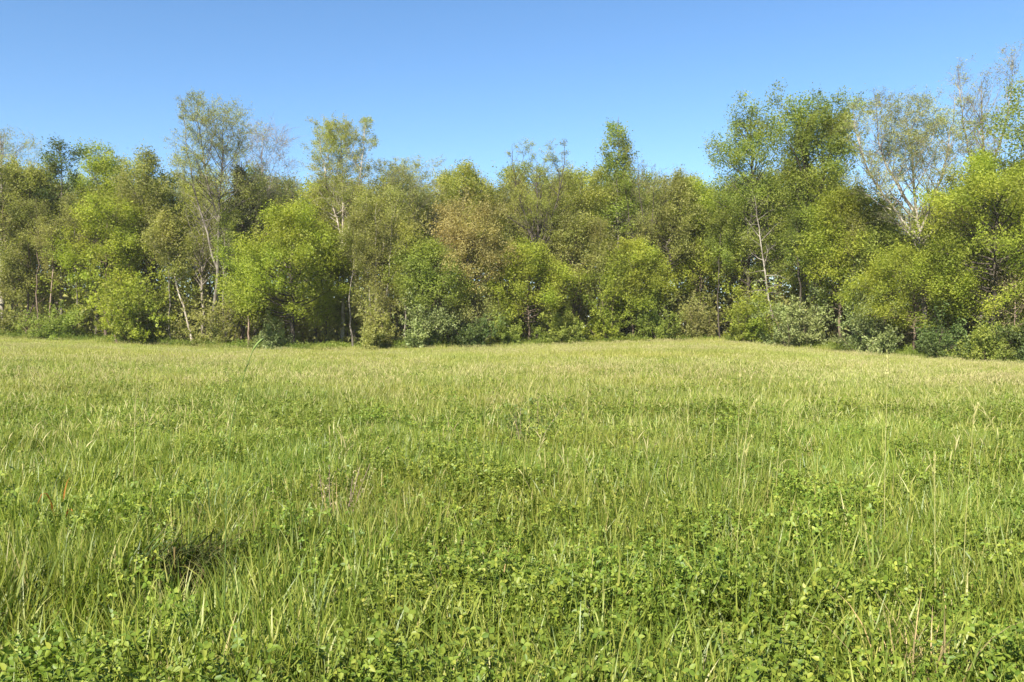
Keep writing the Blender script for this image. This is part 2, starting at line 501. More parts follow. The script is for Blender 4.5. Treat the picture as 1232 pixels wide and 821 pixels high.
def bush_meshes(seed, h, r, nst=14, n2=9, n3=5, nl=9, leaf=0.15, scat=0.12, leafmat='green', bark='brown', spiky=0.35, up=0.5, flat=1.0):
    rng = np.random.default_rng(seed)
    az = np.arange(nst) * 2.39996 + rng.normal(0, 0.3, nst)
    el = np.radians(np.clip(np.abs(rng.normal(0, 42, nst)) + 4, 4, 85))
    d = np.stack([np.cos(az) * np.sin(el), np.sin(az) * np.sin(el), np.cos(el)], 1)
    L = 1.0 / np.sqrt((np.sin(el) / r) ** 2 + (np.cos(el) / h) ** 2) * rng.uniform(0.5, 1.2, nst)
    base = rng.normal(0, 0.12 * r, (nst, 3)); base[:, 2] = 0
    P1 = grow(rng, base, d, L, 6, 0.12, 0.05)
    R1 = (0.012 + 0.008 * L)[:, None] * (1 - 0.8 * np.linspace(0, 1, 6))[None]
    m = nst * n2; i1 = np.repeat(np.arange(nst), n2)
    s = rng.uniform(0.12, 1.0, m)
    b2, d2 = sample_on(P1[i1], s)
    dd = perp_rot(rng, d2, np.radians(rng.uniform(20, 70, m)))
    L2 = L[i1] * 0.36 * rng.uniform(0.6, 1.3, m) * (1 + spiky * (s > 0.7))
    P2 = grow(rng, b2, dd, L2, 4, 0.14, 0.06 + spiky * 0.1)
    P2[:, :, 2] = np.maximum(P2[:, :, 2], 0.05)
    R2 = np.full((m, 4), 0.008) * np.linspace(1, 0.4, 4)
    m3 = m * n3; i2 = np.repeat(np.arange(m), n3)
    b3, d3 = sample_on(P2[i2], rng.uniform(0.2, 1, m3))
    dd3 = perp_rot(rng, d3, np.radians(rng.uniform(20, 55, m3)))
    P3 = grow(rng, b3, dd3, L2[i2] * 0.5 * rng.uniform(0.6, 1.3, m3), 3, 0.12, 0.05 + spiky * 0.15)
    P3[:, :, 2] = np.maximum(P3[:, :, 2], 0.05)
    vs, qs = zip(tubes(P1, R1, 5), tubes(P2, R2, 3))[0:2] if False else ((tubes(P1, R1, 5)[0], tubes(P2, R2, 3)[0]), (tubes(P1, R1, 5)[1], tubes(P2, R2, 3)[1]))
    stem = mesh_np('stem', np.concatenate(vs), [np.concatenate([qs[0], qs[1] + len(vs[0])])], BARK[bark], True)
    il = np.repeat(np.arange(m3), rng.poisson(nl * 1.7, m3))
    C, dl = sample_on(P3[il], rng.uniform(0.1, 1.05, len(il)))
    C = C + rng.normal(0, scat, C.shape); C[:, 2] = np.maximum(C[:, 2] * flat, 0.06)
    v, f = leaf_cards(rng, C, leaf, up)
    return {'stem': stem, 'foliage': mesh_np('foliage', v, [f], LEAF[leafmat])}

def put_bush(M, loc, rz, sc, label, cat='bush', group=None, name='bush'):
    e = empty(name, tuple(loc), rz, sc)
    tag(e, label, cat, group)
    obj('stem', M['stem'], e)
    tag(obj('foliage', M['foliage'], e), kind='stuff')
    return e

# ------------------------------------------------------------------ the named trees of the wood's edge
# px: column of the foot, back: metres behind the meadow's edge, py: row of the tip, hw: half width of the crown in pixels
WOOD = 'trees along the wood edge'
def hero(px, back, py, hw, label, seed, name='broadleaf_tree', pxtop=None, **k):
    D = float(edge_at(px)[0]) + back
    loc = at(px, D)
    H = top_h(px, py, D)
    lean = (0, 0)
    if pxtop is not None: lean = ((pxtop - px) / F * D / H, 0)
    sc = D / F
    if 'stems_px' in k:      # (fraction, px of tip, row of tip)
        k['stems'] = [(f, (a - px) * sc, dy, top_h(px, b, D)) for (f, a, b, dy) in k.pop('stems_px')]
    M = tree_meshes(seed, H, hw * sc, lean=lean, **k)
    return put_tree(name, M, loc, 0, 1, label, 'tree', WOOD)

BARE = dict(twig=True, n1=34, n2=8, n3=6, limb_split=True, wob=0.006, ang=(50, 14), trop=0.12, trad=0.008, leaf=0.15, scat=0.12)

# left part
hero(2, 5, 150, 46, 'thin pale budding tree at the far left with bare limbs showing', 1, 'budding_tree', leafmat='pale', bark='pale', nl=3.6, cb=0.4, prof='round', **BARE)
hero(75, 4, 172, 19, 'tall narrow dark green tree with a slim bare trunk near the left end', 2, cb=0.66, prof='round', n1=18, leafmat='dark', bark='grey', nl=4.5, ang=(65, 25), r0=0.17, twig=True)
hero(127, 14, 177, 33, 'soft light green domed treetop rising behind the bright green maple at left', 3, cb=0.4, prof='round', leafmat='bright', nl=10)
hero(128, 2.5, 236, 46, 'bright green tiered maple standing behind the big bright bush at left', 4, 'maple_tree', cb=0.26, prof='oval', leafmat='bright', nl=12, ang=(85, 35), bark='brown', r0=0.2)
hero(32, 3, 196, 40, 'brownish olive tree with several thin trunks at the left end', 5, cb=0.28, prof='column', leafmat='olive', nl=10, bark='brown', stems_px=[(0.03, 52, 215, 0.5), (0.02, 10, 225, -0.6)], r0=0.14)
hero(176, 7, 184, 36, 'tan olive tree with budding top left of the tall forked tree', 6, cb=0.35, prof='oval', leafmat='olive', nl=7, bark='grey')
hero(234, 1.5, 255, 20, 'leaning pale trunked tree tilting left beside the tall forked tree', 7, 'leaning_tree', pxtop=188, cb=0.5, prof='oval', leafmat='olive', nl=5, bark='white', n1=22, r0=0.13, limb_split=True)
hero(257, 0.4, 117, 52, 'tallest tree at left with flaking pale trunk, forked stems and thin airy crown', 8, 'forked_tree', pxtop=271, cb=0.54, env=0.5, prof='round', leafmat='pale', bark='grey', nl=3.3, r0=0.21,
     stems_px=[(0.36, 232, 121, 0.6), (0.55, 252, 128, -0.8)], **{**BARE, 'n1': 44})
hero(291, 5, 204, 20, 'dark brownish cedar right of the tall forked tree', 9, 'cedar_tree', cb=0.14, prof='cone', leafmat='cedar', bark='brown', nl=13, n1=34, ang=(85, 45), leaf=0.24, up=0.1)
hero(317, 9, 143, 40, 'leafless grey tree with pale trunk behind the round maple', 10, 'bare_tree', cb=0.45, prof='round', bark='pale', nl=0.15, leafmat='pale', r0=0.14, **{**BARE, 'n2': 12, 'n3': 9, 'trad': 0.011})
hero(352, 1.2, 250, 70, 'large round bright green maple in front of the wood left of centre', 11, 'maple_tree', cb=0.2, prof='round', leafmat='bright', nl=16, n1=64, n2=6, ang=(88, 30), bark='dark', r0=0.24, leaf=0.25)
hero(299, 0.6, 335, 14, 'small thin tree with reddish trunk left of the round maple', 12, 'sapling', cb=0.45, prof='oval', leafmat='bright', nl=8, bark='red', n1=12, n2=5, r0=0.12)
hero(411, 6, 142, 38, 'pale tree with light forked stems and rounded yellowish crown behind the round maple', 13, 'budding_tree', cb=0.62, env=0.6, prof='round', leafmat='yellow', bark='white', nl=4.8, r0=0.22,
     stems_px=[(0.5, 392, 158, 0.5), (0.45, 432, 165, -0.5)], **{**BARE, 'n1': 38})
hero(480, 8, 190, 46, 'airy pale green tree with a broad thin crown left of centre', 14, 'budding_tree', cb=0.6, env=0.56, prof='round', leafmat='pale', bark='pale', nl=5.4, r0=0.19, **BARE)
hero(453, 1.8, 226, 34, 'brown twiggy many stemmed tree with pale slim trunks left of centre', 15, 'many_stemmed_tree', cb=0.2, prof='column', leafmat='olive', bark='pale', nl=3.4, leaf=0.2, r0=0.12,
     stems_px=[(0.02, 440, 240, 0.6), (0.03, 472, 250, -0.5), (0.02, 462, 262, 0.7)], n1=30, n2=8, n3=5, ang=(55, 25))
hero(510, 1.5, 288, 44, 'leafy mid green small tree left of the orange tan tree', 16, cb=0.26, prof='round', leafmat='green', bark='brown', nl=11, r0=0.12)
# middle
hero(557, 10, 200, 36, 'rounded yellowish olive treetop above the orange tan tree', 17, cb=0.4, prof='round', leafmat='yellow', nl=8)
hero(577, 1.2, 238, 50, 'orange tan blossoming tree with a dark bent trunk near the centre', 18, 'flowering_tree', pxtop=552, cb=0.32, prof='round', leafmat='tan', bark='dark', nl=8, leaf=0.22, ang=(72, 35), r0=0.17)
hero(572, 0.5, 344, 26, 'small cream flowered tree below the orange tan tree', 19, 'flowering_tree', cb=0.3, prof='round', leafmat='pale', bark='brown', nl=6, n1=14, r0=0.09, leaf=0.18)
hero(646, 4, 172, 42, 'dark limbed tree with scattered leaf tufts on top at the centre', 20, 'tufted_tree', cb=0.42, prof='round', leafmat='yellow', bark='dark', nl=4.2, r0=0.25,
     stems_px=[(0.5, 622, 182, 0.5), (0.5, 672, 180, -0.4)], **{**BARE, 'n1': 32, 'n2': 6})
hero(636, 0.8, 292, 52, 'spreading yellow green tree at the wood edge right of the cream flowered tree', 21, cb=0.26, prof='round', leafmat='bright', bark='brown', nl=10, n1=50, ang=(80, 32), r0=0.14)
hero(700, 7, 204, 42, 'smooth crowned yellow olive tree left of the narrow pointed tree', 22, cb=0.3, prof='oval', leafmat='yellow', nl=9)
hero(690, 2.0, 262, 34, 'dull olive tree with brownish crown left of the Y shaped bare tree', 23, cb=0.2, prof='oval', leafmat='olive', bark='brown', nl=8, r0=0.14)
hero(744, 6, 150, 22, 'narrow pointed bright green tree right of the centre', 24, 'tulip_tree', cb=0.48, prof='cone', leafmat='green', nl=6, bark='grey', n1=60, n2=5, ang=(75, 40), r0=0.2)
hero(776, 3.5, 184, 32, 'bare Y shaped tree with dark crooked stems right of the narrow pointed tree', 25, 'bare_tree', pxtop=790, cb=0.42, prof='round', leafmat='olive', bark='dark', nl=1.0, r0=0.2,
     stems_px=[(0.38, 757, 200, 0.3), (0.5, 770, 190, -0.5)], **{**BARE, 'n1': 18})
hero(796, 3, 212, 34, 'crooked dark trunked olive tree leaning right beside the Y shaped bare tree', 26, 'leaning_tree', pxtop=815, cb=0.45, prof='round', leafmat='olive', bark='dark', nl=7, r0=0.19, wob=0.03)
hero(762, 0.8, 292, 40, 'bright leafy tree at the edge below the Y shaped bare tree', 27, 'maple_tree', cb=0.26, prof='oval', leafmat='bright', bark='brown', nl=11, ang=(80, 35), r0=0.12)
hero(843, 5, 218, 40, 'bright green maple left of the tall green pair', 28, 'maple_tree', cb=0.2, prof='round', leafmat='bright', bark='brown', nl=11, r0=0.18)
# right part
hero(902, 5, 124, 47, 'tall full green tree, left one of the tall green pair', 29, 'tulip_tree', cb=0.24, prof='column', leafmat='green', bark='dark', nl=9, n1=80, n2=5, ang=(75, 28), r0=0.28)
hero(984, 4, 114, 54, 'tall green tree with dark rugged trunk, right one of the tall green pair', 30, 'tulip_tree', pxtop=960, cb=0.3, prof='column', leafmat='green', bark='dark', nl=8, n1=80, n2=5, ang=(75, 26), r0=0.38, stems_px=[(0.45, 1003, 165, 0.7)])
hero(936, 0.8, 236, 26, 'dead pale trunk leaning left with bare broken limbs', 31, 'dead_tree', pxtop=906, cb=0.36, prof='column', bark='pale', nl=0, n1=22, n2=5, n3=3, ang=(80, 50), trop=-0.03, limb_split=True, r0=0.13, twig=True, jit=18)
hero(1008, 2.2, 228, 40, 'yellow green tree filling the gap right of the tall green pair', 32, cb=0.26, prof='oval', leafmat='bright', bark='brown', nl=10, r0=0.16)
hero(1118, 3, 110, 64, 'wide pale tree with forked pale trunk and thin yellowish crown at right', 33, 'budding_tree', pxtop=1086, cb=0.42, prof='round', leafmat='pale', bark='pale', nl=3.9, r0=0.26,
     stems_px=[(0.5, 1045, 128, 0.5), (0.52, 1128, 124, -0.5), (0.6, 1066, 116, 0.9)], **{**BARE, 'n1': 46})
hero(1180, 6, 62, 35, 'tallest tree at right, nearly bare with pale upright branches', 34, 'bare_tree', cb=0.52, prof='round', leafmat='pale', bark='pale', nl=0.6, r0=0.24,
     stems_px=[(0.55, 1160, 85, 0.4), (0.58, 1205, 80, -0.5)], **{**BARE, 'n1': 44, 'n2': 8})
hero(1250, 3, 80, 50, 'dark leafy tree cut by the right border of the picture', 35, cb=0.3, prof='oval', leafmat='green', bark='dark', nl=9, n1=30, r0=0.26)
hero(1196, 1.4, 184, 74, 'huge bright yellow green maple at the right end', 36, 'maple_tree', cb=0.2, prof='round', leafmat='bright', bark='dark', nl=13, n1=70, n2=6, ang=(86, 30), r0=0.26, leaf=0.22)
hero(1100, 0.8, 298, 56, 'low spreading bright maple below the wide pale tree', 37, 'maple_tree', cb=0.26, prof='round', leafmat='bright', bark='brown', nl=13, n1=54, ang=(88, 38), r0=0.14, leaf=0.2)
hero(1044, 3.5, 232, 34, 'mid green tree standing left of the wide pale tree', 38, cb=0.2, prof='oval', leafmat='green', bark='brown', nl=9, r0=0.17)
hero(1222, 0.2, 318, 26, 'reddish brown twiggy small tree by the right border', 39, 'bare_tree', cb=0.26, prof='round', leafmat='rust', bark='red', nl=2, leaf=0.14, n1=20, n2=7, n3=5, r0=0.07)

# slim stems standing free before the darker wood
def slim(px, back, py, label, seed, bark='grey', pxtop=None, leafmat='olive', hw=14, r0=0.1, nl=4):
    hero(px, back, py, hw, label, seed, 'slender_tree', pxtop=pxtop, cb=0.58, prof='oval', leafmat=leafmat, bark=bark, nl=nl, n1=18, n2=6, n3=5, ang=(60, 22), r0=r0, twig=True, trad=0.008, leaf=0.18, scat=0.2, wob=0.018)
slim(44, 1.2, 240, 'slim dark stemmed tree left of the tall narrow dark green tree', 901, 'brown')
slim(62, 0.8, 262, 'slim reddish stemmed tree just left of the tall narrow dark green tree', 902, 'red')
slim(90, 1.5, 236, 'slim light stemmed tree between the tall narrow dark green tree and the tiered maple', 903)
slim(206, 1.4, 262, 'slim grey stemmed tree left of the leaning pale trunk', 904, 'grey')
slim(273, 1.0, 250, 'slim grey stemmed tree right of the tall forked trunk', 905, 'grey', leafmat='green')
slim(424, 0.9, 262, 'slim light stemmed tree at the right flank of the round maple', 906)
slim(488, 0.8, 268, 'slim light stemmed tree right of the many stemmed tree', 907, leafmat='yellow')
slim(600, 1.0, 256, 'slim dark stemmed tree right of the orange tan tree', 908, 'dark')
slim(722, 1.0, 262, 'slim grey stemmed tree left below the narrow pointed tree', 909, 'grey')
slim(866, 1.0, 262, 'slim dark stemmed tree left of the dead leaning trunk', 910, 'dark', leafmat='green')
slim(958, 0.9, 250, 'slim dark stemmed tree right of the dead leaning trunk', 911, 'dark', leafmat='green', r0=0.13)
slim(1024, 1.0, 262, 'slim grey stemmed tree left of the low spreading maple', 912, 'grey', leafmat='yellow')

# ------------------------------------------------------------------ the wood behind
rng = np.random.default_rng(77)
PROTO = [
    tree_meshes(201, 20, 2.7, cb=0.36, prof='oval', leafmat='olive', nl=3.4, n1=42, n2=6, leaf=0.26, scat=0.24, ang=(46, 14), wob=0.008),
    tree_meshes(202, 20, 3.0, cb=0.42, prof='round', leafmat='yellow', nl=3.4, n1=42, n2=6, leaf=0.26, scat=0.24, ang=(46, 14), wob=0.008),
    tree_meshes(203, 20, 2.9, cb=0.4, prof='round', leafmat='yellow', nl=2.8, n1=42, n2=6, leaf=0.24, scat=0.22, bark='pale', ang=(44, 12), wob=0.008),
    tree_meshes(204, 20, 2.6, cb=0.38, prof='oval', leafmat='green', nl=3.4, n1=42, n2=6, leaf=0.26, scat=0.24, bark='dark', ang=(48, 15), wob=0.008),
    tree_meshes(205, 20, 3.0, cb=0.46, prof='round', leafmat='olive', nl=1.8, n1=38, n2=7, n3=6, leaf=0.2, scat=0.16, bark='brown', ang=(42, 12), twig=True, trad=0.009, wob=0.008),
    tree_meshes(206, 20, 3.0, cb=0.5, prof='round', leafmat='pale', nl=1.7, n1=38, n2=7, n3=6, leaf=0.18, scat=0.14, bark='pale', ang=(42, 12), twig=True, trad=0.009, wob=0.008),
]
PLAB = ['olive green woodland tree massed behind the front trees', 'full crowned yellow green woodland tree massed behind the front trees',
        'yellowish woodland tree massed behind the front trees', 'mid green woodland tree massed behind the front trees',
        'thin brownish woodland tree massed behind the front trees', 'pale feathery woodland tree massed behind the front trees']
SK_X = [-300, 0, 60, 150, 220, 300, 350, 420, 520, 600, 680, 740, 800, 850, 900, 960, 1040, 1100, 1180, 1232, 1500]
SK_Y = [190, 200, 208, 205, 212, 212, 203, 218, 216, 208, 206, 214, 210, 212, 210, 195, 235, 245, 215, 195, 150]
def put_copy(name, M, loc, rz, sc, label, group):
    return put_tree(name, M, loc, rz, sc, label, 'tree', group)
for row, back in enumerate((9, 14, 20, 28, 38)):
    for px in np.arange(-280, 1560, 32):
        q = px + rng.uniform(-16, 16) + row * 15
        D = float(edge_at(q)[0]) + back + rng.uniform(-3, 3)
        py = np.interp(q, SK_X, SK_Y) + rng.uniform(-6, 34) - row * 1.5
        H = top_h(q, py, D)
        k = rng.choice(6, p=[0.24, 0.14, 0.17, 0.09, 0.2, 0.16])
        put_copy('woodland_tree', PROTO[k], at(q, D), rng.uniform(0, 2 * PI), H / 20, PLAB[k], 'woodland trees behind the front row')
SAP = [
    tree_meshes(301, 8, 2.0, cb=0.12, prof='oval', leafmat='green', nl=2.6, n1=24, leaf=0.2, scat=0.2, r0=0.07, bark='brown'),
    tree_meshes(302, 8, 2.0, cb=0.12, prof='round', leafmat='olive', nl=2.4, n1=24, leaf=0.2, scat=0.2, r0=0.07, bark='grey', twig=True),
    tree_meshes(303, 8, 1.8, cb=0.15, prof='oval', leafmat='yellow', nl=2.4, n1=22, leaf=0.2, scat=0.2, r0=0.06, bark='pale'),
]
SLAB = ['green understory sapling between the trunks of the wood', 'olive understory sapling between the trunks of the wood', 'yellowish understory sapling between the trunks of the wood']
for row, back in enumerate((7.5, 12, 18)):
    for px in np.arange(-240, 1480, 56):
        q = px + rng.uniform(-20, 20) + row * 15
        D = float(edge_at(q)[0]) + back + rng.uniform(-1.5, 1.5)
        k = rng.choice(3, p=[0.35, 0.45, 0.2])
        put_copy('understory_sapling', SAP[k], at(q, D), rng.uniform(0, 2 * PI), rng.uniform(0.75, 1.25), SLAB[k], 'understory saplings in the wood')

# ------------------------------------------------------------------ bushes along the edge
EDGE = 'bushes along the meadow edge'
def bush(px, back, py, hw, label, seed, **k):
    D = float(edge_at(px)[0]) + back - 0.7
    h = top_h(px, py, D); r = hw * D / F
    return put_bush(bush_meshes(seed, h, r, **k), at(px, D), 0, 1, label, 'bush', EDGE)
bush(160, -0.3, 349, 54, 'big bright green bush below the tiered maple at left', 401, leafmat='bright', nst=22, nl=9, n2=11, leaf=0.18)
bush(252, 0.2, 370, 34, 'dull olive bush with dry twigs below the tall forked tree', 402, leafmat='olive', nst=16, nl=5)
bush(68, 0.4, 380, 42, 'low green bush at the meadow edge near the left end', 403, leafmat='green', nst=16)
bush(14, 0.6, 388, 40, 'low leafy bush at the far left end of the meadow edge', 404, leafmat='olive', nst=14)
bush(326, -0.2, 389, 24, 'small pale green bush under the round maple', 405, leafmat='silver', nst=12, leaf=0.14)
bush(452, -0.2, 380, 34, 'grey green rounded bush below the many stemmed tree', 406, leafmat='olive', nst=18, nl=9)
bush(512, -0.5, 377, 26, 'silvery spiky bush left of the centre', 407, leafmat='silver', nst=16, spiky=0.6, nl=9)
bush(566, -0.2, 386, 30, 'dark green hedge like bush under the orange tan tree', 408, leafmat='dark', nst=16)
bush(606, -0.2, 390, 26, 'low mid green bush under the spreading yellow green tree', 409, leafmat='green', nst=14)
bush(668, 0.0, 378, 32, 'loose olive green bush right of the spreading yellow green tree', 410, leafmat='green', nst=16)
bush(730, 0.1, 350, 28, 'tall rounded light green bush below the narrow pointed tree', 411, leafmat='bright', nst=18, nl=11)
bush(786, -0.3, 374, 34, 'wide green bush below the crooked dark trunked tree', 412, leafmat='green', nst=18)
bush(838, 0.2, 356, 28, 'brownish bush with dark hollows left of the dead leaning trunk', 413, leafmat='olive', nst=14, nl=6)
bush(903, -0.1, 338, 32, 'bright yellow green bush left of the foot of the dead leaning trunk', 414, leafmat='bright', nst=18, nl=9)
bush(956, -0.8, 364, 40, 'large silvery bush at the foot of the dead leaning trunk', 415, leafmat='silver', nst=22, spiky=0.5, nl=10, leaf=0.15)
bush(1052, -0.8, 371, 46, 'wide silver green spiky bush left of the low spreading maple', 416, leafmat='silver', nst=24, spiky=0.6, nl=10, leaf=0.14)
bush(1128, -0.2, 394, 40, 'dark low bush under the low spreading maple', 417, leafmat='dark', nst=18)
bush(1192, -0.8, 402, 34, 'green spiky bush near the right end of the meadow edge', 418, leafmat='green', nst=18, spiky=0.5, leaf=0.14)
bush(1242, -0.2, 392, 34, 'dark bush cut by the right border of the picture', 419, leafmat='dark', nst=16)
for px in (-60, -130, -200, 1310, 1380, 1450):
    bush(px, 0.3, 385 if px < 0 else 405, 40, 'leafy bush beyond the edge of the picture', 430 + px, leafmat='green', nst=12)

# undergrowth between the bushes: nobody could count it
N = 70000
q = rng.uniform(-260, 1500, N)
D = edge_at(q)[0] + np.abs(rng.normal(0, 3.2, N)) - 0.9 + (fbm(q * 0.06, q * 0, 31) - 0.5) * 4.5
x = (q - 616) / F * D
hh = (0.35 + 1.1 * fbm(q * 0.09, D * 0.5, 33)) * rng.uniform(0, 1, N) ** 0.7 * np.clip(0.45 + (D - edge_at(q)[0]) * 0.35, 0.3, 1)
C = np.stack([x, D, gz(x, D) + 0.1 + hh], 1)
v, f = leaf_cards(rng, C, 0.2, 0.4)
ug = obj('undergrowth', mesh_np('undergrowth', v, [f], LEAF['green']))
tag(ug, 'leafy weeds and brambles along the foot of the wood', 'undergrowth', None, 'stuff')

# shady thicket of twigs and leaves deeper between the trunks
N = 115000
q = rng.uniform(-420, 1650, N)
dq = rng.uniform(3, 48, N)
D = edge_at(q)[0] + dq
x = (q - 616) / F * D
hh = (3.0 + 7.0 * fbm(q * 0.05, D * 0.2, 35)) * rng.uniform(0, 1, N)
C = np.stack([x, D, gz(x, D) + 0.1 + hh], 1)
C += rng.normal(0, 0.1, C.shape)
v, f = leaf_cards(rng, C, 0.4, 0.4)
N = 60000
q = rng.uniform(-420, 1650, N)
D = edge_at(q)[0] + rng.uniform(26, 62, N)
x = (q - 616) / F * D
hh = (9.0 + 6.0 * fbm(q * 0.04, D * 0.15, 37)) * rng.uniform(0, 1, N)
C = np.stack([x, D, gz(x, D) + 0.1 + hh], 1)
v2, f2 = leaf_cards(rng, C, 0.55, 0.4)
v, f = np.concatenate([v, v2]), np.concatenate([f, f2 + len(v)])
tk = obj('thicket', mesh_np('thicket', v, [f], LEAF['olive']))
tag(tk, 'shady thicket between the trunks deep in the wood', 'thicket', None, 'stuff')

# ------------------------------------------------------------------ meadow
GREENS = [(0.0, (0.11, 0.155, 0.02)), (0.3, (0.16, 0.205, 0.028)), (0.55, (0.22, 0.255, 0.038)), (0.82, (0.28, 0.295, 0.052)), (0.95, (0.33, 0.32, 0.08)), (0.985, (0.4, 0.33, 0.13)), (1.0, (0.12, 0.18, 0.05))]
M_BLADE = leaf_mat('meadow_blade', GREENS, transl=0.42, rough=0.45, spec=0.4, noise_scale=0.35, noise_amt=0.2)
M_MIDBLADE = leaf_mat('mid_meadow_blade', [(0.0, (0.15, 0.185, 0.028)), (0.35, (0.22, 0.255, 0.042)), (0.65, (0.29, 0.31, 0.06)), (0.9, (0.36, 0.345, 0.09)), (1.0, (0.42, 0.36, 0.14))], transl=0.42, rough=0.45, spec=0.4, noise_scale=0.25, noise_amt=0.2)
M_FARBLADE = leaf_mat('ripening_meadow_blade', [(0.0, (0.19, 0.22, 0.038)), (0.35, (0.275, 0.3, 0.055)), (0.65, (0.345, 0.355, 0.078)), (0.88, (0.41, 0.395, 0.11)), (1.0, (0.46, 0.4, 0.15))], transl=0.42, rough=0.5, spec=0.3, noise_scale=0.12, noise_amt=0.15)
M_CLOVER = leaf_mat('clover_leaf', [(0.0, (0.088, 0.138, 0.016)), (0.5, (0.145, 0.192, 0.022)), (0.88, (0.195, 0.235, 0.03)), (1.0, (0.265, 0.275, 0.042))], transl=0.3, rough=0.5, spec=0.3, noise_scale=0.6, noise_amt=0.2)
M_HEAD = leaf_mat('pale_seed_head', [(0.0, (0.3, 0.3, 0.09)), (0.5, (0.4, 0.37, 0.14)), (1.0, (0.48, 0.42, 0.2))], transl=0.3, rough=0.6, spec=0.2, noise_amt=0.1, tcol=(1.1, 1.05, 0.8))
M_STRAW = leaf_mat('dry_straw', [(0.0, (0.3, 0.24, 0.1)), (0.5, (0.42, 0.32, 0.15)), (1.0, (0.38, 0.26, 0.11))], transl=0.25, noise_amt=0.15, tcol=(1.1, 1.0, 0.8))
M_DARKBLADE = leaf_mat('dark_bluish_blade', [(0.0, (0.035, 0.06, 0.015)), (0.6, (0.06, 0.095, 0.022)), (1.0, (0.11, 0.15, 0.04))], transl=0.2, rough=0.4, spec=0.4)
M_ORANGE = leaf_mat('orange_withered_blade', [(0.0, (0.42, 0.16, 0.03)), (1.0, (0.55, 0.26, 0.06))], transl=0.3, tcol=(1.1, 0.9, 0.7))

def blades(rng, base, length, width, tilt, bend, K=5, az=None, twist=0.5):
    N = len(base)
    az = rng.uniform(0, 2 * PI, N) if az is None else az
    h = np.stack([np.cos(az), np.sin(az), np.zeros(N)], 1)
    wv_az = az + PI / 2 + rng.normal(0, twist, N)
    wv = np.stack([np.cos(wv_az), np.sin(wv_az), np.zeros(N)], 1)
    s = np.linspace(0, 1, K)
    P = np.zeros((N, K, 3)); P[:, 0] = base
    for k in range(1, K):
        a = tilt + bend * ((s[k] + s[k - 1]) / 2) ** 2
        P[:, k] = P[:, k - 1] + (h * np.sin(a)[:, None] + np.array([0, 0, 1.0]) * np.cos(a)[:, None]) * (length / (K - 1))[:, None]
    prof = np.interp(s, [0, 0.3, 0.7, 1], [0.7, 1.0, 0.75, 0.06])
    off = wv[:, None, :] * (width[:, None] * prof[None] * 0.5)[:, :, None]
    V = np.stack([P - off, P + off], 2).reshape(-1, 3)
    i = np.arange(N * K * 2).reshape(N, K, 2)
    Q = np.stack([i[:, :-1, 0], i[:, :-1, 1], i[:, 1:, 1], i[:, 1:, 0]], -1).reshape(-1, 4)
    return V, Q

def disc(rng, n, r):
    a = rng.uniform(0, 2 * PI, n); q = r * np.sqrt(rng.uniform(0, 1, n))
    return np.stack([q * np.cos(a), q * np.sin(a), np.zeros(n)], 1)

def join(parts):
    vs, qs, off = [], [], 0
    for v, q in parts:
        vs.append(v); qs.append(q + off); off += len(v)
    return np.concatenate(vs), np.concatenate(qs)

def src(coll, name, me):
    o = bpy.data.objects.new(name, me)
    coll.objects.link(o)

def grass_patch(seed, n, r, hmin, hmax, w, K=5, bend=(0.1, 1.6), erect=0.22):
    g = np.random.default_rng(seed)
    b = disc(g, n, r)
    L = g.uniform(hmin, hmax, n)
    return blades(g, b, L, w * g.uniform(0.6, 1.4, n), np.abs(g.normal(0, erect, n)), g.uniform(*bend, n) * g.choice([0.35, 1.0], n), K)

def trifoliate_patch(seed, nst, r, hmin, hmax, leaf):
    g = np.random.default_rng(seed)
    b = disc(g, nst, r)
    H = g.uniform(hmin, hmax, nst)
    lean = g.normal(0, 0.22, (nst, 2))
    tops = b + np.concatenate([lean * H[:, None], H[:, None]], 1)
    P = np.stack([b, (b + tops) / 2 + g.normal(0, 0.015, b.shape), tops], 1)
    sv, sq = tubes(P, np.full((nst, 3), 0.0018), 3)
    nn = 9
    i = np.repeat(np.arange(nst), nn)
    s = g.uniform(0.3, 1.02, nst * nn) ** 0.5
    C, _ = sample_on(P[i], s)
    C = C + g.normal(0, 0.045, C.shape)
    C[:, 2] = np.maximum(C[:, 2], 0.03)
    N = len(C)
    # three leaflets round each centre
    n = nrm(g.normal(0, 0.55, (N, 3)) + np.array([0, 0, 1.0]))
    t0 = nrm(np.cross(n, g.normal(0, 1, (N, 3))))
    b0 = np.cross(n, t0)
    sz = leaf * g.uniform(0.6, 1.25, N)
    parts = [(sv, sq)]
    for k in range(3):
        a = (k - 1) * 1.9 + g.normal(0, 0.15, N)
        t = t0 * np.cos(a)[:, None] + b0 * np.sin(a)[:, None]
        t = nrm(t + n * g.normal(-0.15, 0.25, N)[:, None])
        w = nrm(np.cross(n, t))
        f = n * (sz * g.uniform(0.02, 0.2, N))[:, None]
        L = t * sz[:, None]; Wd = w * (sz * 0.34)[:, None]
        V = np.stack([C + L * 0.04, C + L * 0.32 + Wd * 0.9 + f, C + L * 0.68 + Wd * 0.7 + f, C + L, C + L * 0.68 - Wd * 0.7 + f, C + L * 0.32 - Wd * 0.9 + f], 1).reshape(-1, 3)
        j = np.arange(N)[:, None] * 6
        parts.append((V, np.concatenate([np.concatenate([j, j + 1, j + 2, j + 3], 1), np.concatenate([j, j + 3, j + 4, j + 5], 1)])))
    return join(parts)

